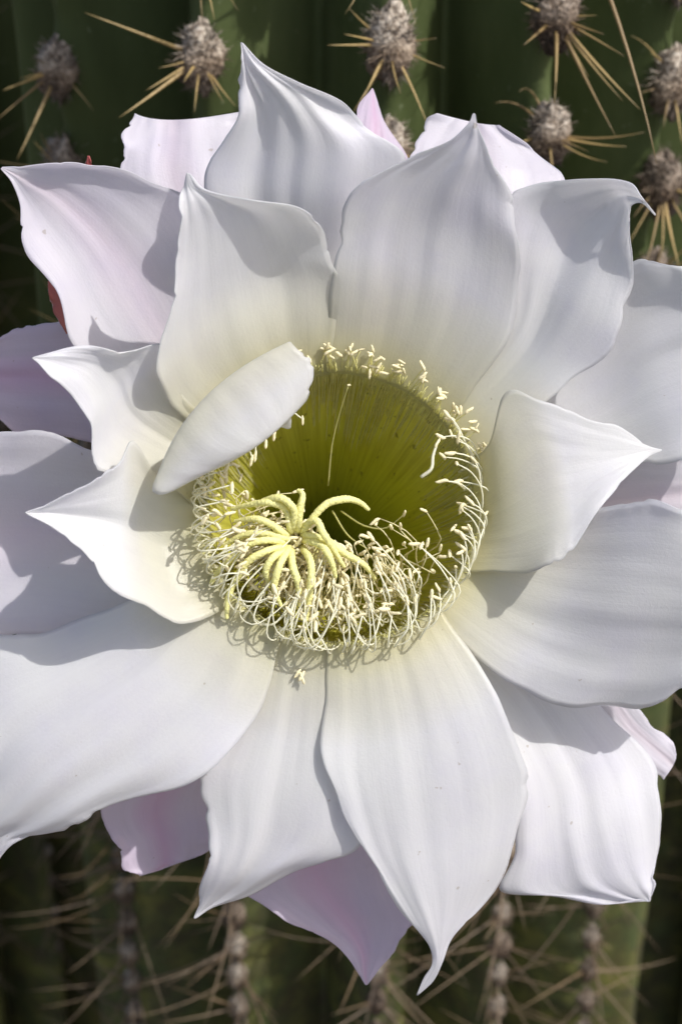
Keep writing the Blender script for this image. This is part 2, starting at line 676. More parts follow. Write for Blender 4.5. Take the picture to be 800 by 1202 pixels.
# spines read from the photograph: (rib, areole index among TOP) -> (tip px, tip py, mm towards viewer, radius mm, bend px)
HAND = {
    (0, 0): [(4, 106, 12, .55), (20, 188, 10, .6), (24, 92, 8, .4), (68, 18, 6, .45), (-5, 142, 8, .45), (45, 70, 10, .4), (110, 130, 6, .35)],
    (1, 0): [(100, 15, 12, .55), (140, 138, 14, .65), (241, -40, 8, .5), (178, 44, 10, .5), (172, 106, 12, .5), (186, 80, 10, .4), (216, 96, 12, .5), (228, 132, 10, .4), (276, 124, 8, .4), (262, 120, 9, .35)],
    (2, 0): [(384, 53, 12, .5), (404, 40, 12, .45), (410, 10, 10, .45), (428, 112, 10, .55), (414, 132, 8, .45), (502, 148, 8, .45), (522, 80, 6, .35), (512, 45, 6, .35), (466, -20, 8, .4), (470, 110, 10, .4)],
    (3, 0): [(611, 2, 12, .55), (614, 53, 12, .6), (650, 122, 14, .6), (722, 160, 14, .6), (750, 128, 14, .65), (730, 118, 12, .5), (708, 40, 12, .55), (732, 66, 8, .4), (700, 18, 8, .35), (690, -10, 8, .4), (690, 90, 8, .4)],
    (3, 1): [(580, 121, 10, .4, -14), (608, 108, 10, .4, -22), (756, 155, 10, .4, 6), (734, 172, 10, .4, 3), (712, 190, 10, .35, 6), (690, 178, 10, .35), (600, 170, 8, .35), (650, 215, 8, .4)],
    (4, 0): [(740, 42, 10, .35, -10), (762, 62, 10, .35, -8), (778, 150, 8, .45), (800, 170, 8, .4), (830, 60, 8, .4), (750, 110, 6, .3)],
    (4, 1): [(757, 312, 12, .5), (776, 305, 12, .45), (797, 316, 14, .65), (812, 232, 10, .4), (742, 256, 8, .35), (820, 300, 10, .45), (806, 226, 8, .4), (735, 290, 6, .3)],
}
n_sp = 0
for k, av in enumerate(vis):
    for z in areoles[k]:
        px, py, d = proj(crest_point(av, z))
        if py < -330 or py > 1330:
            continue
        hidden = 240 < py < 930 and 60 < px < 760
        lower = py > 700
        if hidden and random.random() < 0.0:
            continue
        ar, pt = areole_obj(av, z, 1.0 if lower else 1.65)
        tops = TOP[k]
        hit = [i for i, y in enumerate(tops) if abs(py - y) < 6 and not lower]
        if hit:
            for h in HAND[(k, hit[0])]:
                tx, ty, dz, r = h[:4]
                tgt = ray(tx, ty, d - dz * 0.001)
                bend = UP * (-h[4] / F * d) if len(h) > 4 else RT * random.uniform(-.0007, .0007)
                spine_at(ar, pt, tgt, r * 0.0011, M_SPINE, bend)
                n_sp += 1
        else:
            out = np.array((math.sin(av), -math.cos(av), 0))
            side = np.array((math.cos(av), math.sin(av), 0))
            for q in range(6 if lower else 8):
                an = random.uniform(0, 6.28)
                L = random.uniform(0.012, 0.030) * (0.9 if lower else 1)
                if lower and random.random() < 0.3:
                    L *= 1.7
                dv = out * random.uniform(0.25, 0.9) + side * math.cos(an) + np.array((0, 0, 1)) * math.sin(an)
                if lower and q < (3 if k <= 1 else 2):
                    dv = RT * random.uniform(-1.1, 0.35 if k <= 1 else 0.9) - UP * random.uniform(-.3, 1.0) - FW * random.uniform(.1, .6)
                    L = random.uniform(0.022, 0.058)
                dv /= np.linalg.norm(dv)
                spine_at(ar, pt, pt + dv * L, random.uniform(.00028, .00050), M_SPINE_OLD if lower else M_SPINE,
                         np.array((0, 0, -1)) * L * random.uniform(-.05, .1))
                n_sp += 1
        if k == 3 and -140 < py < -90:
            spine_at(ar, pt, ray(770, 192, d - 0.022), 0.00085, M_SPINE, RT * 0.0022)

# ---------------------------------------------------------------- neighbouring stems (plainer: only slivers show past the main stem)


def neighbour(name, x, y, h, label, phase):
    e = empty(name, (x, y, 0), label, 'cactus', 'cactus stems in the clump')
    stem_mesh('stem', (x, y), h, e, 0.92, phase, False)
    for i, rb in enumerate(ribs_sorted):
        a = rb + phase
        if math.cos(a) < 0.15:
            continue
        z = 0.5
        while z < 1.05:
            pt = crest_point(a, z, R_CREST * 0.92 + 0.001, (x, y))
            px, py, d = proj(pt)
            z += random.uniform(0.020, 0.026)
            if not (-60 < px < 860 and 0 < py < 1260):
                continue
            o = bpy.data.objects.new('areole', random.choice(WOOL))
            COL.objects.link(o)
            o.parent = e
            o.location = Vector(pt) - e.location
            o.scale = (.6, .6, .7)
            for q in range(4):
                an = random.uniform(0, 6.28)
                dv = np.array((math.sin(a), -math.cos(a), 0)) * .6 + np.array((math.cos(a) * math.cos(an), math.sin(a) * math.cos(an), math.sin(an)))
                spine_at(o, pt, pt + dv * random.uniform(.012, .03), .0004, M_SPINE_OLD)
    return e


neighbour('columnar_cactus', -0.235, 0.83, 1.30, 'dark ribbed cactus stem behind the thick one, past the petals with the red sepal', 0.11)
neighbour('columnar_cactus', 0.29, 0.90, 1.22, 'dark ribbed cactus stem behind the thick one, past the folded petal with the hooked tip', 0.05)

# ---------------------------------------------------------------- the flower
flower = empty('cactus_flower', ROOT, 'huge white cactus flower with green throat and cream stamens, facing the viewer', 'flower')


def petal(rows, mat, name='petal', seed=0, fold=1.0, vee=0.0, ripple=1.0, nu=22, nv=40, jag=1.0, thick=0.00024, label=None):
    r = np.random.default_rng(seed + 100)
    rows = [[np.array(q, float) for q in row] for row in rows]
    rows = [[q if len(q) == 3 else np.array((q[0], q[1], 0.0)) for q in row] for row in rows]
    A = np.array(rows)                                    # m x c x 3 (px, py, z)
    A = crom(A, nv)                                       # nv x c x 3
    c = A.shape[1]
    us = np.linspace(-1, 1, nu)
    G = np.zeros((nv, nu, 3))
    for j in range(nv):
        if c == 3:
            Lp, Mp, Rp = A[j]
            for i, u in enumerate(us):
                G[j, i] = Lp * (u * (u - 1) / 2) + Mp * (1 - u * u) + Rp * (u * (u + 1) / 2)
                if vee:
                    lin = (Mp * (1 + u) - Lp * u if u < 0 else Mp * (1 - u) + Rp * u)[2]
                    G[j, i, 2] = (1 - vee) * G[j, i, 2] + vee * lin
        else:
            G[j] = crom(A[j], nu)
    ph = r.uniform(0, 6.28, 12)
    nicks = [(r.uniform(.35, .95), r.uniform(.008, .02), r.uniform(1.5, 4.5), int(r.choice((-1, 1)))) for _ in range(6)]
    width = np.linalg.norm(G[:, 0, :2] - G[:, -1, :2], axis=1)
    for j in range(nv):
        v = j / (nv - 1)
        wf = min(1, width[j] / 120)
        for i, u in enumerate(us):
            e = abs(u)
            # longitudinal folds, stronger towards the tip
            dz = fold * 0.9 * wf * (0.25 + v) * (math.sin(5.2 * u + ph[0] + 1.3 * v) * 0.55 + math.sin(9.5 * u + ph[1] - 1.1 * v) * 0.32
                                                 + math.sin(17 * u + ph[2] + 2 * v) * 0.12)
            dz += fold * 0.55 * wf * (0.15 + v) * (abs(math.sin(3.3 * u + ph[8] + 0.9 * v)) - 0.6)
            dz += 0.055 * wf * (math.sin(19 * u + 8 * v + ph[9]) * math.sin(7 * v + ph[10]) + 0.7 * math.sin(29 * u - 11 * v + ph[11]))
            # margin undulation
            dz += ripple * 1.1 * wf * e ** 3 * (0.2 + 0.8 * v) * (math.sin(11 * v + ph[3] + (1.5 if u > 0 else 0)) + 0.5 * math.sin(23 * v + ph[4] + u))
            # soft centre line
            dz -= fold * 0.5 * wf * math.exp(-(u / 0.10) ** 2) * v
            # irregular outline
            jx = jag * e ** 6 * wf * (0.8 * math.sin(31 * v + ph[5] + 3 * u) * math.sin(5 * v + ph[6]) + 0.5 * math.sin(67 * v + ph[6]) * math.sin(9 * v + ph[5]) + r.normal() * 0.12)
            sgn = 1 if u > 0 else -1
            jx += jag * e ** 4 * wf * (3.6 * math.sin(15 * v + ph[7] + 2 * sgn) + 2.4 * math.sin(27 * v + ph[3] + sgn)) * min(1, 3 * v)
            for (nv0, nw, nd, ns_) in nicks:
                if ns_ == sgn:
                    jx -= jag * e ** 8 * wf * nd * math.exp(-((v - nv0) / nw) ** 2)
            G[j, i, 2] += dz
            dirv = G[j, -1, :2] - G[j, 0, :2]
            dirv = dirv / max(1e-6, np.linalg.norm(dirv))
            G[j, i, :2] += dirv * jx * (1 if u > 0 else -1)
    vs = []
    for j in range(nv):
        for i in range(nu):
            vs.append(P(*G[j, i]) - ROOT)
    fs = []
    for j in range(nv - 1):
        for i in range(nu - 1):
            q = j * nu + i
            fs.append((q, q + 1, q + nu + 1, q + nu))
    uvs = [(i / (nu - 1), j / (nv - 1)) for j in range(nv) for i in range(nu)]
    o = mesh_obj(name, vs, fs, mat, flower, uvs=uvs)
    sd = o.modifiers.new('thickness', 'SOLIDIFY')
    sd.thickness = thick
    sd.offset = 0
    if label:
        o['label'] = label
    return o


def t3(x, y, z, s=1.0):
    return [(x - s, y, z), (x, y, z), (x + s, y, z)]


PET = []
# --- inner petals above the throat
PET.append(('inner_left_top', M_WHITE, [
    [(262, 505, -9), (312, 450, -9), (372, 415, -9)],
    [(198, 474, 2), (285, 400, 0), (395, 370, -1)],
    [(187, 440, 12), (272, 350, 6), (400, 325, 6)],
    [(199, 365, 20), (264, 300, 15), (380, 286, 14)],
    [(207, 285, 27), (255, 258, 23), (354, 244, 23)],
    [(213, 240, 30), (240, 235, 28), (300, 235, 28)],
    [(216, 216, 29), (224, 218, 30), (240, 222, 30)],
    [(219, 203, 31), (220.5, 203, 31), (223, 204, 31)]], 1.0))
PET.append(('top_left_tall', M_WHITE, [
    [(300, 435, -14), (350, 418, -14), (402, 408, -14)],
    [(262, 330, -3), (340, 320, -5), (432, 320, -3)],
    [(243, 218, 10), (340, 222, 9), (462, 230, 9)],
    [(258, 170, 16), (345, 168, 16), (474, 184, 14)],
    [(278, 125, 22), (335, 128, 21), (428, 148, 18)],
    [(283, 96, 25), (318, 103, 24), (407, 121, 21)],
    [(284, 75, 27), (300, 81, 27), (350, 97, 25)],
    [(284, 62, 28), (290, 65, 28), (308, 75, 28)],
    [(282.5, 50, 29), (283.5, 50, 29), (285, 51, 29)]], 2.8))
PET.append(('top_centre_broad', M_WHITE, [
    [(392, 408, -11), (470, 432, -11), (538, 475, -11)],
    [(388, 335, 5), (490, 350, 3), (598, 385, 4)],
    [(398, 265, 15), (500, 270, 13), (611, 300, 14)],
    [(435, 208, 23), (515, 216, 22), (603, 250, 21)],
    [(488, 181, 28), (540, 182, 28), (587, 208, 26)],
    [(530, 163, 31), (552, 160, 31), (573, 176, 30)],
    [(549, 146, 33), (555, 146, 33), (562, 152, 32)],
    [(555, 134, 34), (556, 133, 34), (557, 135, 34)]], 1.0))
PET.append(('upper_right_folded', M_WHITE, [
    [(525, 455, -11), (552, 490, -11), (566, 530, -11)],
    [(590, 365, 2), (622, 405, 0), (665, 450, 2)],
    [(588, 292, 11), (650, 335, 7), (724, 405, 10)],
    [(596, 227, 18), (672, 278, 11), (737, 335, 15)],
    [(652, 212, 23), (705, 247, 16), (739, 280, 20)],
    [(712, 210, 26), (727, 230, 21), (739, 250, 23)],
    [(741, 217, 28), (739, 230, 25), (741, 241, 25)],
    [(752, 231, 29), (753, 235, 28), (752, 238, 28)],
    [(768, 251, 26), (768.5, 252, 26), (768, 253, 26)]], 1.0))
PET.append(('right_shaded', M_WHITE, [
    [(556, 520, -15), (568, 560, -15), (574, 605, -15)],
    [(660, 420, -5), (690, 480, -7), (700, 560, -6)],
    [(737, 313, 4), (768, 420, 0), (792, 540, 2)],
    [(790, 307, 8), (830, 400, 4), (850, 520, 6)],
    [(850, 335, 10), (870, 400, 8), (880, 450, 8)],
    [(909, 398, 9), (910, 400, 9), (911, 402, 9)]], 1.2))
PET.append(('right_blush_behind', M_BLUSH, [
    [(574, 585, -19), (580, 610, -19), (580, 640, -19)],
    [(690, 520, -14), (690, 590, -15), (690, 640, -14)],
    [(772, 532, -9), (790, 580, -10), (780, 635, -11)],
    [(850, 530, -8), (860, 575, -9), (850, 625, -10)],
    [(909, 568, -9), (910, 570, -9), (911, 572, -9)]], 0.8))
PET.append(('right_cupped', M_WHITE, [
    [(556, 545, -5), (564, 605, -4), (560, 665, -3)],
    [(572, 520, 3), (590, 595, 3), (600, 672, 5)],
    [(598, 462, 9), (640, 562, 8), (643, 668, 12)],
    [(648, 474, 10), (672, 556, 9), (675, 635, 13)],
    [(708, 495, 9), (707, 545, 9), (710, 590, 12)],
    [(748, 516, 8), (746, 533, 8), (744, 551, 9)],
    [(762, 524, 7), (762, 529, 7), (761, 535, 7)],
    [(775, 528, 6), (776, 528.5, 6), (775, 529, 6)]], 0.35))
PET.append(('right_broad', M_WHITE, [
    [(572, 605, -5), (560, 670, -3), (522, 725, -1)],
    [(660, 598, 4), (645, 700, 0), (592, 796, -4)],
    [(740, 588, 14), (725, 712, 6), (668, 830, -5)],
    [(800, 600, 18), (792, 715, 9), (738, 831, -4)],
    [(855, 625, 18), (845, 720, 11), (802, 808, 0)],
    [(900, 670, 13), (885, 725, 10), (860, 775, 6)],
    [(919, 719, 12), (920, 720, 12), (921, 721, 12)]], 1.0))
# --- lower petals
PET.append(('lower_right_broad', M_WHITE, [
    [(480, 745, -1), (525, 728, -2), (560, 690, -4)],
    [(555, 840, -9), (620, 825, -15), (690, 812, -19)],
    [(598, 920, -13), (672, 912, -17), (752, 882, -22)],
    [(602, 1000, -17), (685, 985, -17), (777, 938, -21)],
    [(590, 1043, -20), (700, 1032, -19), (774, 992, -21)],
    [(645, 1051, -21), (728, 1050, -21), (767, 1030, -21)],
    [(700, 1062, -22), (748, 1056, -22), (763, 1048, -22)],
    [(757, 1054, -22), (760, 1058, -22), (763, 1057, -22)]], 1.3))
PET.append(('lower_right_tip_behind', M_BLUSH, [
    [(680, 800, -24), (700, 790, -24), (715, 780, -24)],
    [(705, 850, -26), (735, 845, -26), (750, 834, -26)],
    [(745, 890, -27), (762, 872, -27), (772, 858, -27)],
    [(776, 914, -28), (786, 893, -28), (790, 873, -28)],
    [(779, 913, -28), (790, 897, -28), (793, 884, -28)]], 0.6))
PET.append(('bottom_centre', M_WHITE, [
    [(392, 762, 1), (455, 756, 1.5), (522, 728, 0)],
    [(382, 830, 0), (468, 842, 1), (577, 805, 2)],
    [(377, 900, 0), (478, 922, 1), (611, 890, 1)],
    [(401, 950, -1), (488, 992, -1), (617, 942, -2)],
    [(438, 1012, -3), (498, 1042, -3), (602, 1005, -5)],
    [(476, 1075, -5), (508, 1086, -6), (560, 1068, -9)],
    [(502, 1109, -9), (513, 1115, -9), (529, 1103, -10)],
    [(507, 1130, -11), (512, 1133, -11), (519, 1130, -11)],
    [(497, 1149, -13), (503, 1150, -13), (509, 1151, -13)],
    [(488.5, 1168, -15), (489.5, 1168, -15), (490.5, 1168, -15)]], 0.8))
PET.append(('bottom_left_centre', M_WHITE, [
    [(290, 735, 0), (350, 758, 0.5), (412, 762, 0)],
    [(268, 840, -3), (338, 850, -1), (422, 850, -2.5)],
    [(228, 912, -4), (322, 930, -2.5), (430, 940, -4)],
    [(246, 985, -6), (312, 985, -5), (420, 998, -6.5)],
    [(240, 1032, -9), (288, 1027, -8), (345, 1023, -9)],
    [(233, 1058, -13), (258, 1054, -13), (292, 1051, -14)],
    [(229.5, 1072, -15), (238, 1069, -15), (250, 1065, -15)],
    [(228, 1078, -15), (229, 1078, -15), (231, 1077, -15)]], 1.0))
PET.append(('lower_left_broad', M_WHITE, [
    [(228, 660, -1), (262, 705, 0.5), (318, 752, 1)],
    [(140, 712, -3), (195, 790, 2), (302, 838, 4)],
    [(50, 738, -7), (115, 852, 2), (236, 908, 2)],
    [(-30, 762, -9), (45, 905, 0), (132, 950, -2)],
    [(-60, 850, -8), (5, 950, -4), (62, 975, -6)],
    [(-55, 940, -9), (-18, 980, -8), (22, 985, -10)],
    [(-11, 1017, -12), (-9, 1019, -12), (-7, 1018, -12)]], 2.6))
# --- left side
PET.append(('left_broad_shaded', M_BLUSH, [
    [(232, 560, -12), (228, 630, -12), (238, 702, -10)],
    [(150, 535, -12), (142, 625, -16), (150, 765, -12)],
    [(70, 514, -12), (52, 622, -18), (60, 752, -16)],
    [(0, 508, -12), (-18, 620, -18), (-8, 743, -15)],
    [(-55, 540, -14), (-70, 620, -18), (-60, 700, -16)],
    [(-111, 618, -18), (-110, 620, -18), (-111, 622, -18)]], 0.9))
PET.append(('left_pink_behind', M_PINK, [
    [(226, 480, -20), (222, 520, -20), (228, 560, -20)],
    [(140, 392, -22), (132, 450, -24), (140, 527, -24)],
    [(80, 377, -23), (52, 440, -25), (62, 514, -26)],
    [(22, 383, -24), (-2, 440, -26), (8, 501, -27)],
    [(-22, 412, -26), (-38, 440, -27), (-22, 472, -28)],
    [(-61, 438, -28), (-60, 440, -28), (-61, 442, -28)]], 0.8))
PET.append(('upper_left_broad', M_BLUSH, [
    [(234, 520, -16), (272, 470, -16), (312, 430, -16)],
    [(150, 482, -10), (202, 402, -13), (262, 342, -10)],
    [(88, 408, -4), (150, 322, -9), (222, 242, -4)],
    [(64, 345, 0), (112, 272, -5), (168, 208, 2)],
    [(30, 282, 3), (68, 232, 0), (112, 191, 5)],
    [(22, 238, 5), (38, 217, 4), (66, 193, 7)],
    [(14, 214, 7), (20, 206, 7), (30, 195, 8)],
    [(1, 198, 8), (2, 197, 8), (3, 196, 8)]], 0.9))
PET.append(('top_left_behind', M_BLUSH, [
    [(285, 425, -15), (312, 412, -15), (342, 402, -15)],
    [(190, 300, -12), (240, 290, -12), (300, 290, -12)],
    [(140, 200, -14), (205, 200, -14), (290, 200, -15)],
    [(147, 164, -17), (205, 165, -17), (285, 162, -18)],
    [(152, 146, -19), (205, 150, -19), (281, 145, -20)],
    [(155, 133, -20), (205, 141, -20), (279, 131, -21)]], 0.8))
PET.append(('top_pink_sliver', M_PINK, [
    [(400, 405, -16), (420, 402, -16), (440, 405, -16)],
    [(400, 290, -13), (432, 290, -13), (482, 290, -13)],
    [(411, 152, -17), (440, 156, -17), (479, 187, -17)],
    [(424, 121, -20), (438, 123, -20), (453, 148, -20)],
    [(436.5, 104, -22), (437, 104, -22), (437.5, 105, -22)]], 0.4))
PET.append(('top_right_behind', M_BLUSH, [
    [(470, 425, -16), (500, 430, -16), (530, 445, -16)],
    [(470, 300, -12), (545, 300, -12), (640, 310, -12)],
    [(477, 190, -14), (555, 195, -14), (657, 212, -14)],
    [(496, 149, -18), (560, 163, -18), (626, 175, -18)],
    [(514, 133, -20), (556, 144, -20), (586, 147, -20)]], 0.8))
PET.append(('left_inner_upper', M_WHITE, [
    [(228, 575, -4), (240, 530, -5.5), (268, 490, -7)],
    [(165, 562, 3), (192, 512, -2), (228, 478, -1)],
    [(117, 548, 10), (152, 482, 2), (197, 438, 4)],
    [(105, 500, 14), (137, 447, 6), (190, 409, 9)],
    [(82, 464, 17), (112, 427, 12), (142, 412, 13)],
    [(58, 438, 18), (75, 420, 17), (98, 405, 16)],
    [(38, 421, 19), (38, 420, 19), (40, 419, 19)]], 0.7))
PET.append(('left_inner_lower', M_WHITE, [
    [(224, 560, -4.5), (226, 640, -2.5), (248, 717, -0.5)],
    [(190, 558, 5), (192, 640, 1), (217, 733, 6)],
    [(156, 523, 14), (158, 622, 6), (170, 713, 12)],
    [(135, 545, 17), (128, 612, 11), (126, 682, 17)],
    [(100, 570, 19), (92, 606, 15), (91, 643, 20)],
    [(60, 590, 20), (57, 602, 18), (57, 616, 21)],
    [(31, 601, 21), (30, 602, 21), (31, 603, 21)]], 0.6))
PET.append(('curled_over', M_WHITE, [
    [(222, 585, -5), (252, 520, -5), (322, 440, -5)],
    [(200, 572, 6), (238, 500, 9), (332, 424, 9)],
    [(183, 566, 14), (238, 470, 18), (341, 401, 19)],
    [(181, 577, 15), (258, 492, 20), (363, 416, 20)],
    [(200, 576, 15), (280, 512, 20), (367, 442, 19)],
    [(238, 558, 14), (300, 522, 19), (356, 472, 17)],
    [(296, 523, 13), (321, 507, 15), (340, 487, 15)],
    [(326, 501, 12), (336, 497, 13), (341, 493, 13)],
    [(337, 503, 11), (339, 503, 11), (341, 502, 11)]], 0.25))
# --- petals seen from below, hanging behind
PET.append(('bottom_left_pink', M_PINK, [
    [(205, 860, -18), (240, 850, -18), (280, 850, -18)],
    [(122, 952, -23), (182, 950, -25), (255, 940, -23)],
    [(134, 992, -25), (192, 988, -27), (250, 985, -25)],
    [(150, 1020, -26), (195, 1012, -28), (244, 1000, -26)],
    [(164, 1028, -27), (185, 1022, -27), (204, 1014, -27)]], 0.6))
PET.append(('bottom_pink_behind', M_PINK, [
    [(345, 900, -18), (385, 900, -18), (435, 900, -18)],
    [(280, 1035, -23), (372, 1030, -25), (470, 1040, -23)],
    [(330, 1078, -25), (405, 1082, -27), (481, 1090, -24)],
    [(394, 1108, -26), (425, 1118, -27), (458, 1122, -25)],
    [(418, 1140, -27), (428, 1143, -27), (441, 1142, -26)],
    [(429, 1156, -27), (430, 1156, -27), (431, 1156, -27)]], 0.6))

INNER = {'inner_left_top', 'top_centre_broad', 'upper_right_folded', 'right_cupped', 'right_broad', 'lower_right_broad', 'bottom_centre',
         'bottom_left_centre', 'lower_left_broad', 'left_inner_upper', 'left_inner_lower', 'curled_over', 'top_left_tall', 'right_shaded'}


def snap_base(rows, extra, h):
    """seat a petal's base on the lip of the throat"""
    c = [np.arctan2(590 - q[1], q[0] - 398) for q in rows[0]]
    mid = c[1]
    out = []
    for k, a in enumerate(c):
        d = (a - mid + math.pi) % (2 * math.pi) - math.pi
        a = mid + d * extra
        px, py, d_ = proj(T(math.degrees(a), 28.7 if k == 1 else 29.0, h))
        out.append((px, py, (DIST - d_) * 1000))
    return [out] + rows[1:]


NU = {'top_left_tall': (44, 90), 'lower_left_broad': (44, 90)}
FLATTER = {'inner_left_top': 0.78, 'top_left_tall': 0.78, 'top_centre_broad': 0.78, 'upper_right_folded': 0.76}
RIP = {'curled_over': 0.35, 'right_cupped': 0.5, 'top_left_tall': 2.0, 'upper_right_folded': 1.6, 'lower_left_broad': 2.4, 'right_shaded': 2.0}
VEE = {'upper_right_folded': 0.9, 'left_inner_upper': 0.8, 'left_inner_lower': 0.6, 'right_broad': 0.3, 'bottom_centre': 0.4}
for i, (nm, mt, rows, fold) in enumerate(PET):
    nu, nv = NU.get(nm, (38, 84))
    if nm in FLATTER:
        k_ = FLATTER[nm]
        rows = [[(q[0], q[1], q[2] * k_ if q[2] > 0 else q[2]) for q in row] for row in rows]
    if nm in INNER:
        rows = snap_base(rows, 1.15, -3.6 - 0.11 * (i % 5) - (1.2 if nm in ('top_left_tall', 'right_shaded') else 0))
    petal(rows, mt, 'petal', seed=i * 7 + 3, fold=fold, vee=VEE.get(nm, 0.0), ripple=RIP.get(nm, 1.4), nu=nu, nv=nv,
          label={'curled_over': 'white petal curled over the throat'}.get(nm, 'pale pink outer petal' if mt is M_PINK else None))

petal([[(78, 392, -12), (88, 390, -12), (98, 388, -12)],
       [(62, 362, -13), (74, 358, -13), (86, 352, -13)],
       [(58, 345, -13), (62, 344, -13), (68, 342, -13)],
       [(56.5, 331, -13), (57, 330, -13), (58, 331, -13)]], M_SEPAL, 'sepal', 301, 0.2, 0.1, 10, 16, label='narrow red sepal')
petal([[(90, 240, -20), (104, 240, -20), (118, 240, -20)],
       [(97, 205, -16), (104, 205, -16), (111, 205, -16)],
       [(103.5, 183, -14), (104, 183, -14), (105, 183, -14)]], M_SEPAL, 'sepal', 302, 0.2, 0.1, 8, 12, label='narrow red sepal')

# --- throat (inside of the tube), outside of the tube, scales
b = NB('throat_green')
tc = b.n('ShaderNodeTexCoord')
sx = b.n('ShaderNodeSeparateXYZ')
b.l(tc.outputs['UV'], sx.inputs[0])
st = b.noise(b.mapping(tc.outputs['UV'], (170, 3.0, 1)), 1, 3, 0.6)
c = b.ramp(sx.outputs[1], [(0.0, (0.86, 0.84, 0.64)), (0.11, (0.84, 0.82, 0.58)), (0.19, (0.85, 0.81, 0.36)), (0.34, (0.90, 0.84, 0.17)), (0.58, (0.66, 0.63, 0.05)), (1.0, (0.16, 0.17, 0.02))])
c = b.mix(1.0, c, b.ramp(st, [(0.3, (0.74, 0.72, 0.6)), (0.62, (1, 1, 1))]), 'MULTIPLY')
sp = b.noise(b.mapping(tc.outputs['UV'], (70, 22, 1), (3, 1, 0)), 1, 2)
c = b.mix(b.ramp(sp, [(0.66, (0, 0, 0)), (0.72, (0.55, 0.55, 0.55))]), c, (0.10, 0.07, 0.02, 1))
p = b.n('ShaderNodeBsdfPrincipled')
p.inputs['Roughness'].default_value = 0.6
b.l(c, p.inputs['Base Color'])
b.l(b.bump(st, 0.8, 0.0006), p.inputs['Normal'])
tr = b.n('ShaderNodeBsdfTranslucent')
b.l(c, tr.inputs['Color'])
mx = b.n('ShaderNodeMixShader')
mx.inputs[0].default_value = 0.45
b.l(p.outputs[0], mx.inputs[1])
b.l(tr.outputs[0], mx.inputs[2])
b.l(mx.outputs[0], b.out.inputs[0])
M_THROAT = b.m

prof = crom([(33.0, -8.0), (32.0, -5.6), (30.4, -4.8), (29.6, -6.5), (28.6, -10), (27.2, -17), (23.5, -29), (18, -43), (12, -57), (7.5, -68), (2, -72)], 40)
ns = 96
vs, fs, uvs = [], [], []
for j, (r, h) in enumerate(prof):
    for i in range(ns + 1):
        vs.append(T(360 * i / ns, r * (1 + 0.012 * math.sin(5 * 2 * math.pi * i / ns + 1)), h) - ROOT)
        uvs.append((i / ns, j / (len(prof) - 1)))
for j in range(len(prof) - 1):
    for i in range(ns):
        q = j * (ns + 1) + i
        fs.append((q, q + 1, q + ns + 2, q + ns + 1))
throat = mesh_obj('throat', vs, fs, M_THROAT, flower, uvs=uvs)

axis_pts = crom([O - AX * 0.009, O - AX * 0.03, O - AX * 0.06, O - AX * 0.085 + np.array((0, .006, 0.001)), O - AX * 0.10 + np.array((0, .026, .004)), ROOT + np.array((0, .012, 0))], 30)
rad = crom([(0.0318,), (0.0285,), (0.0215,), (0.014,), (0.0115,), (0.013,)], 30)[:, 0]
v, f, uv = tube(axis_pts - ROOT, rad, 28, cap=False)
tubeo = mesh_obj('floral_tube', v, f, M_TUBE, flower, uvs=uv)
for i in range(30):
    s = 0.12 + 0.8 * (i / 30)
    k = int(s * 29)
    tdir = axis_pts[k] - axis_pts[min(29, k + 1)]
    tdir /= np.linalg.norm(tdir)
    ph = i * 2.39996
    n0 = np.cross(tdir, RT + 0.01)
    n0 /= np.linalg.norm(n0)
    n1 = np.cross(tdir, n0)
    od = n0 * math.cos(ph) + n1 * math.sin(ph)
    sd = np.cross(tdir, od)
    b0 = axis_pts[k] + od * rad[k] * 0.97
    L = 0.016 - 0.008 * s
    W = 0.0045 - 0.0018 * s
    vv, ff = [], []
    for j in range(6):
        t = j / 5
        wd = W * (1 - t ** 1.6) + 0.0002
        cpt = b0 + tdir * L * t + od * (0.0012 + 0.003 * t * t)
        vv += [cpt - sd * wd - ROOT, cpt + od * 0.0006 - ROOT, cpt + sd * wd - ROOT]
    for j in range(5):
        for q in range(2):
            ff.append((j * 3 + q, j * 3 + q + 1, j * 3 + q + 4, j * 3 + q + 3))
    so_ = mesh_obj('scale', vv, ff, M_SCALE, flower)
    md = so_.modifiers.new('thickness', 'SOLIDIFY')
    md.thickness = 0.0006

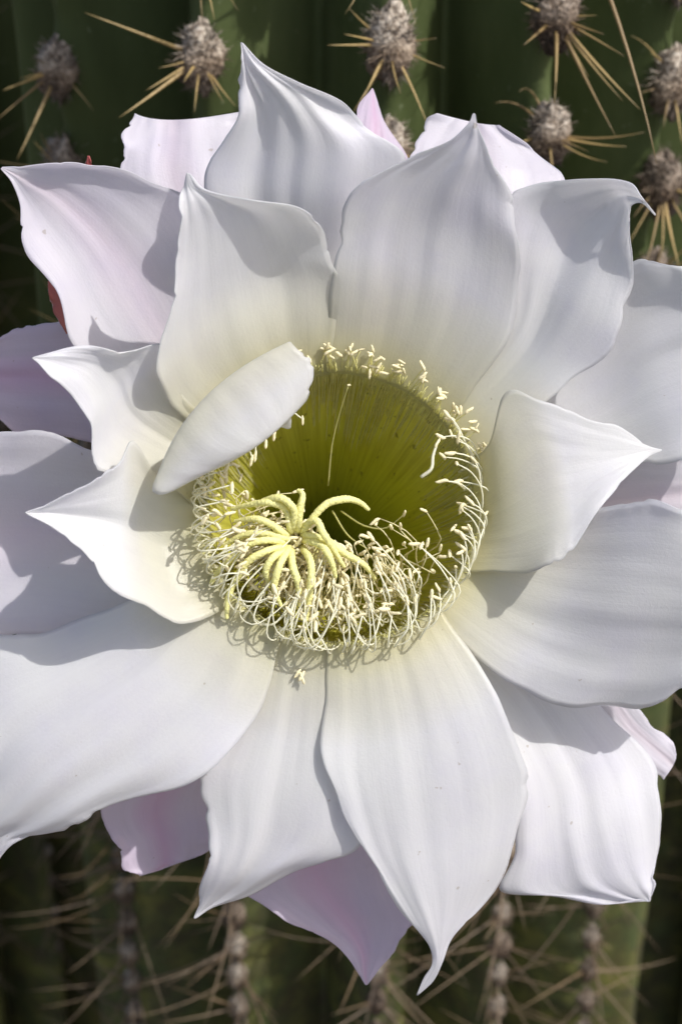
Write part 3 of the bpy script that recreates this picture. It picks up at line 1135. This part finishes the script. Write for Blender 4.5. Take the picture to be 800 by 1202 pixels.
# --- stigma: style with its lobes
SZ = 1.0
sc0 = P(345, 634, SZ)
style_path = crom([O - AX * 0.068, O - AX * 0.035 - E2 * 0.006 - E1 * 0.002, P(346, 640, -9), P(345, 634, -3)], 20)
v, f, uv = tube(style_path - ROOT, np.linspace(0.0016, 0.0026, 20), 12)
style = mesh_obj('style', v, f, M_STIG, flower, uvs=uv)
LOBES = [
    [(340, 620, 4), (335, 598, 6), (318, 590, 7), (295, 592, 5), (271, 598, 2)],
    [(344, 618, 4), (344, 597, 7), (331, 585, 8), (312, 587, 6), (300, 594, 3)],
    [(350, 618, 4), (352, 597, 6), (355, 580, 6), (349, 575, 5)],
    [(358, 620, 4), (372, 602, 6), (386, 590, 6), (408, 586, 5), (424, 591, 3), (433, 599, 2)],
    [(334, 627, 4), (317, 615, 6), (300, 609, 6), (275, 612, 3)],
    [(331, 636, 4), (314, 634, 7), (294, 638, 7), (272, 656, 5), (255, 672, 4), (247, 686, 3)],
    [(331, 642, 4), (312, 647, 8), (292, 658, 8), (278, 678, 6), (268, 701, 5), (266, 727, 4)],
    [(335, 647, 4), (320, 655, 8), (312, 670, 8), (317, 687, 6)],
    [(342, 650, 4), (344, 666, 8), (350, 686, 8), (351, 712, 6)],
    [(358, 647, 4), (365, 662, 8), (364, 686, 8), (360, 716, 6), (357, 746, 4)],
    [(361, 635, 4), (379, 642, 7), (388, 657, 7), (394, 678, 5)],
    [(358, 617, 4), (371, 611, 7), (380, 627, 8), (392, 646, 6), (404, 666, 4)],
    [(361, 628, 4), (384, 635, 5), (405, 650, 4), (427, 663, 3), (441, 681, 1)],
    [(334, 632, 4), (310, 626, 5), (286, 628, 4), (262, 640, 2)],
    [(338, 646, 4), (328, 664, 9), (322, 690, 8), (330, 712, 6)],
]
for li, L in enumerate(LOBES):
    pth = crom([P(345 + .5 * (L[0][0] - 345), 634 + .5 * (L[0][1] - 634), -4)] + [P(*q) for q in L], 120)
    rr = 0.00070 * np.concatenate((np.linspace(0.95, 1.1, 80), np.linspace(1.1, 0.55, 40)))
    rr[-1] *= 0.5
    v, f, uv = tube(pth, rr, 14)
    # papillae: rough velvety surface
    cen = np.repeat(pth, 14, axis=0)
    v = cen + (v - cen) * (1 + rng.normal(0, 0.09, (len(v), 1)))
    lo = mesh_obj('stigma_lobe', v - ROOT, f, M_STIG, style, uvs=uv)

# --- stamens: filament with an anther


def anther_mesh(seed):
    r = np.random.default_rng(seed)
    pts = crom([(0, 0, 0), (0.15, 0, .5), (0.05, 0, 1.2), (-.15, 0, 1.9), (-.1, 0, 2.3)], 7) * 0.001
    pts[:, 0] *= r.uniform(-1.5, 2)
    pts[:, 2] *= r.uniform(1.0, 1.25)
    rad = np.array((0.12, .33, .40, .37, .38, .30, .1)) * 0.001 * r.uniform(0.85, 1.1)
    v, f, uv = tube(pts, rad, 7)
    cen = np.repeat(pts, 7, axis=0)
    v = cen + (v - cen) * (1 + r.normal(0, 0.12, (len(v), 1)))
    me = bpy.data.meshes.new('anther')
    me.from_pydata([tuple(q) for q in v], [], f)
    me.polygons.foreach_set('use_smooth', [True] * len(me.polygons))
    me.materials.append(M_ANTH)
    return me


ANTH = [anther_mesh(s) for s in range(6)]
n_st = 0


MASS = {'v': [], 'f': [], 'm': []}


def mass_add(v, f, mi):
    k = len(MASS['v'])
    MASS['v'] += [tuple(q) for q in v]
    MASS['f'] += [tuple(i + k for i in q) for q in f]
    MASS['m'] += [mi] * len(f)


def mass_stamen(pts, r=0.0002, mi=0, anther=True, n=9):
    pth = crom(pts, n)
    v, f, uv = tube(pth - ROOT, np.linspace(r * 1.15, r * 0.75, n), 4)
    mass_add(v, f, mi)
    if anther:
        me = ANTH[int(rng.integers(6))]
        d = rng.normal(size=3) + (pth[-1] - pth[-2]) / np.linalg.norm(pth[-1] - pth[-2]) * .8
        M = Vector(d).to_track_quat('Z', 'X').to_matrix()
        mass_add([M @ q.co * 0.95 + Vector(pth[-1] - ROOT) for q in me.vertices], [p_.vertices[:] for p_ in me.polygons], 2)


def stamen(pts, r=0.00020, mat=None, tip_dir=None, n=16, sc=1.0):
    global n_st
    pth = crom(pts, n)
    v, f, uv = tube(pth - ROOT, np.linspace(r * 1.15, r * 0.8, n), 5)
    o = mesh_obj('stamen', v, f, mat or M_FIL, flower, uvs=uv)
    d = pth[-1] - pth[-2]
    d /= np.linalg.norm(d)
    if tip_dir is None:
        tip_dir = d + rng.normal(size=3) * 0.9
    tip_dir = np.asarray(tip_dir) / np.linalg.norm(tip_dir)
    a = bpy.data.objects.new('anther', ANTH[int(rng.integers(6))])
    COL.objects.link(a)
    a.parent = o
    q = Vector(tip_dir).to_track_quat('Z', 'X')
    s = sc * rng.uniform(0.8, 1.15)
    a.location = Vector(pth[-1] - ROOT) - Vector(tip_dir) * 0.0008
    a.rotation_euler = q.to_euler()
    a.scale = (s, s, s)
    n_st += 1
    return o


def U(a, b):
    return float(rng.uniform(a, b))


# fringe round the lower and right rim: out over the rim, then hooked back inwards
for i in range(64):
    phi = -150 + 172 * (i + U(-.5, .5)) / 64
    side = phi > -55
    k = U(4, 26) if side else U(-20, 20)
    ro = U(29.4, 31.6) if side else U(29.2, 32.4)
    ri = U(25, 30.5) if side and U(0, 1) < .7 else U(18, 28)
    hh = U(1.5, 6.5)
    stamen([T(phi, 27.5, -9), T(phi, 29.6, -3), T(phi + .2 * k, ro, .5), T(phi + .5 * k, ro - .4, 2.5),
            T(phi + .8 * k, (ro + ri) / 2, hh * .85), T(phi + k, ri, hh)], r=U(.00015, .00020), tip_dir=None)
# left rim, tangled
for i in range(34):
    phi = 158 + 55 * (i + U(-.5, .5)) / 34
    k = U(-14, 14)
    ro = U(29.5, 31.5)
    stamen([T(phi, 27.5, -9), T(phi, 29, -2), T(phi + .3 * k, ro, 2), T(phi + .6 * k, ro - U(0, 3), U(5, 8)),
            T(phi + k, U(22, 29), U(5, 11))])
# upper rim: short straight free ends with anthers in small clumps
clump = [118, 108, 96, 84, 76, 66, 57, 47, 38, 30, 20]
for i in range(58):
    c0 = clump[i % len(clump)]
    phi = c0 + U(-4.5, 4.5)
    tgt = c0 + U(-2.5, 2.5)
    hh = U(0.5, 3.0)
    stamen([T(phi, 28.0, -10), T(phi, 28.9, -5), T(phi * .6 + tgt * .4, 29.8, -1.5), T(tgt, U(31.0, 33.5), hh)],
           r=0.00014, mat=M_FILG, sc=0.85, tip_dir=E1 * U(-1, 1) + E2 * U(-.4, .8) + AX * .3)
for i in range(16):
    phi = 122 + 40 * i / 16 + U(-2, 2)
    stamen([T(phi, 28.0, -10), T(phi, 29.0, -4), T(phi + U(-3, 3), U(28, 30), 1), T(phi + U(-8, 8), U(24, 29), U(2, 5))], r=0.00016)
# the heap lying in the lower half of the throat
for i in range(58):
    phi = U(190, 318)
    r0 = U(20, 26)
    k = U(-25, 25)
    r1 = U(10, 26)
    h1 = U(-2, 4)
    stamen([T(phi, r0, -18), T(phi + .3 * k, r0 + U(-2, 2), -8), T(phi + .6 * k, r0 + U(-2, 3), -1),
            T(phi + .85 * k, (r0 + r1) / 2 + U(-2, 2), h1 + U(-1, 2)), T(phi + k, r1, h1)], r=0.00018)
for i in range(250):
    phi = U(188, 332) if i < 170 else U(195, 268)
    r0 = U(17, 25.5)
    k = U(-28, 28)
    r1 = U(8, 25)
    mass_stamen([T(phi, r0, -26 + r0 * .1), T(phi + .2 * k, r0 - 1, -14), T(phi + .5 * k, r0 - U(-1, 4), -6),
                 T(phi + .8 * k, (r0 + r1) / 2 - U(-2, 2), U(-4, 0)), T(phi + k, r1, U(-6, 1.5))], r=0.00016)
def rwall(h):
    return float(np.interp(-h, -prof[4:, 1], prof[4:, 0]))


# fine free filaments lining the wall and fraying out over the lip
for i in range(460):
    phi = 360 * (i + U(-.5, .5)) / 460
    up = 15 < phi < 165
    e = U(29.2, 31.6) if up else U(28.8, 30.5)
    k = U(-3, 3)
    h0 = U(-44, -14)
    mass_stamen([T(phi, rwall(h0) + .5, h0), T(phi, rwall(h0 * .55 - 4) - .05, h0 * .55 - 4), T(phi + .3 * k, 28.6, -8 + U(-.5, .5)), T(phi + .6 * k, 28.9, -4), T(phi + k, e, U(-2.5, .5))],
                r=U(.00010, .00017), mi=1, anther=up and U(0, 1) < 0.10)
# loops of long pale filaments under the stigma
for (x0, y0, x1, y1, x2, y2) in [(300, 625, 262, 668, 252, 690), (292, 634, 268, 672, 258, 700), (318, 655, 285, 690, 274, 722),
                                 (330, 668, 300, 705, 284, 728), (352, 690, 336, 730, 330, 752), (358, 695, 346, 735, 337, 756),
                                 (349, 700, 335, 735, 322, 748), (362, 712, 352, 745, 344, 757), (398, 712, 378, 745, 357, 763),
                                 (370, 738, 378, 752, 387, 767), (404, 715, 410, 745, 402, 765), (425, 722, 418, 750, 412, 767),
                                 (448, 715, 440, 745, 424, 762), (460, 720, 456, 748, 455, 760), (478, 706, 478, 738, 462, 760),
                                 (506, 700, 504, 730, 492, 750)]:
    stamen([P(x2 + 6, y2 - 12, 1), P(x2, y2, 4), P((x1 + x2) / 2, (y1 + y2) / 2, 7), P(x1, y1, 8), P(x0, y0, 8)], r=0.00022)
# single ones that stand out
stamen([P(385, 570, -24), P(390, 520, -18), P(400, 480, -12), P(409, 452, -7)], r=0.00013, mat=M_FILG, sc=0.5)
stamen([P(545, 574, -2), P(534, 566, 3), P(522, 565, 4)], r=0.0002, tip_dir=-E1)
stamen([P(494, 560, 3), P(506, 550, 4), P(508, 535, 4), P(512, 522, 4)], r=0.00036, tip_dir=E1 * .5 + E2)
stamen([P(400, 600, -22), P(430, 618, -10), P(452, 620, -6), P(474, 604, -2)], r=0.00017, mat=M_FILG, sc=.8)
stamen([P(390, 600, -22), P(410, 630, -10), P(432, 645, -5)], r=0.00017, mat=M_FILG, sc=.8)
for (x0, y0, x1, y1) in [(330, 475, 355, 492), (318, 500, 322, 507), (310, 505, 312, 520), (300, 520, 300, 533), (293, 530, 296, 538), (275, 545, 283, 560), (268, 545, 265, 556)]:
    stamen([P(x0 - 14, y0 + 2, -8), P(x0, y0, -2), P((x0 + x1) / 2, (y0 + y1) / 2 - 1, 0), P(x1, y1, 0)], r=0.00018, tip_dir=-UP + RT * U(-.4, .4))

mo = mesh_obj('stamen_mass', MASS['v'], MASS['f'], simple_mat('filament_yellow', (0.86, 0.80, 0.50), 0.5, 0.4, 0.12, 500), flower)
mo.data.materials.append(M_FILG)
mo.data.materials.append(M_ANTH)
mo.data.polygons.foreach_set('material_index', MASS['m'])
mo['kind'] = 'stuff'

# an anther that has dropped onto the petal below the rim
fa = empty('fallen_stamen', P(354, 786, 1.0), 'tiny cream stamen dropped on the white petal below the throat', 'stamen')
for k in range(3):
    a = bpy.data.objects.new('anther', ANTH[k])
    COL.objects.link(a)
    a.parent = fa
    a.location = Vector(RT * U(-.0006, .0006) + UP * U(-.0008, .0008) + FW * -.0006)
    a.rotation_euler = Vector(RT * U(-1, 1) - UP).to_track_quat('Z', 'X').to_euler()
print('stamens', n_st, 'spines', n_sp)
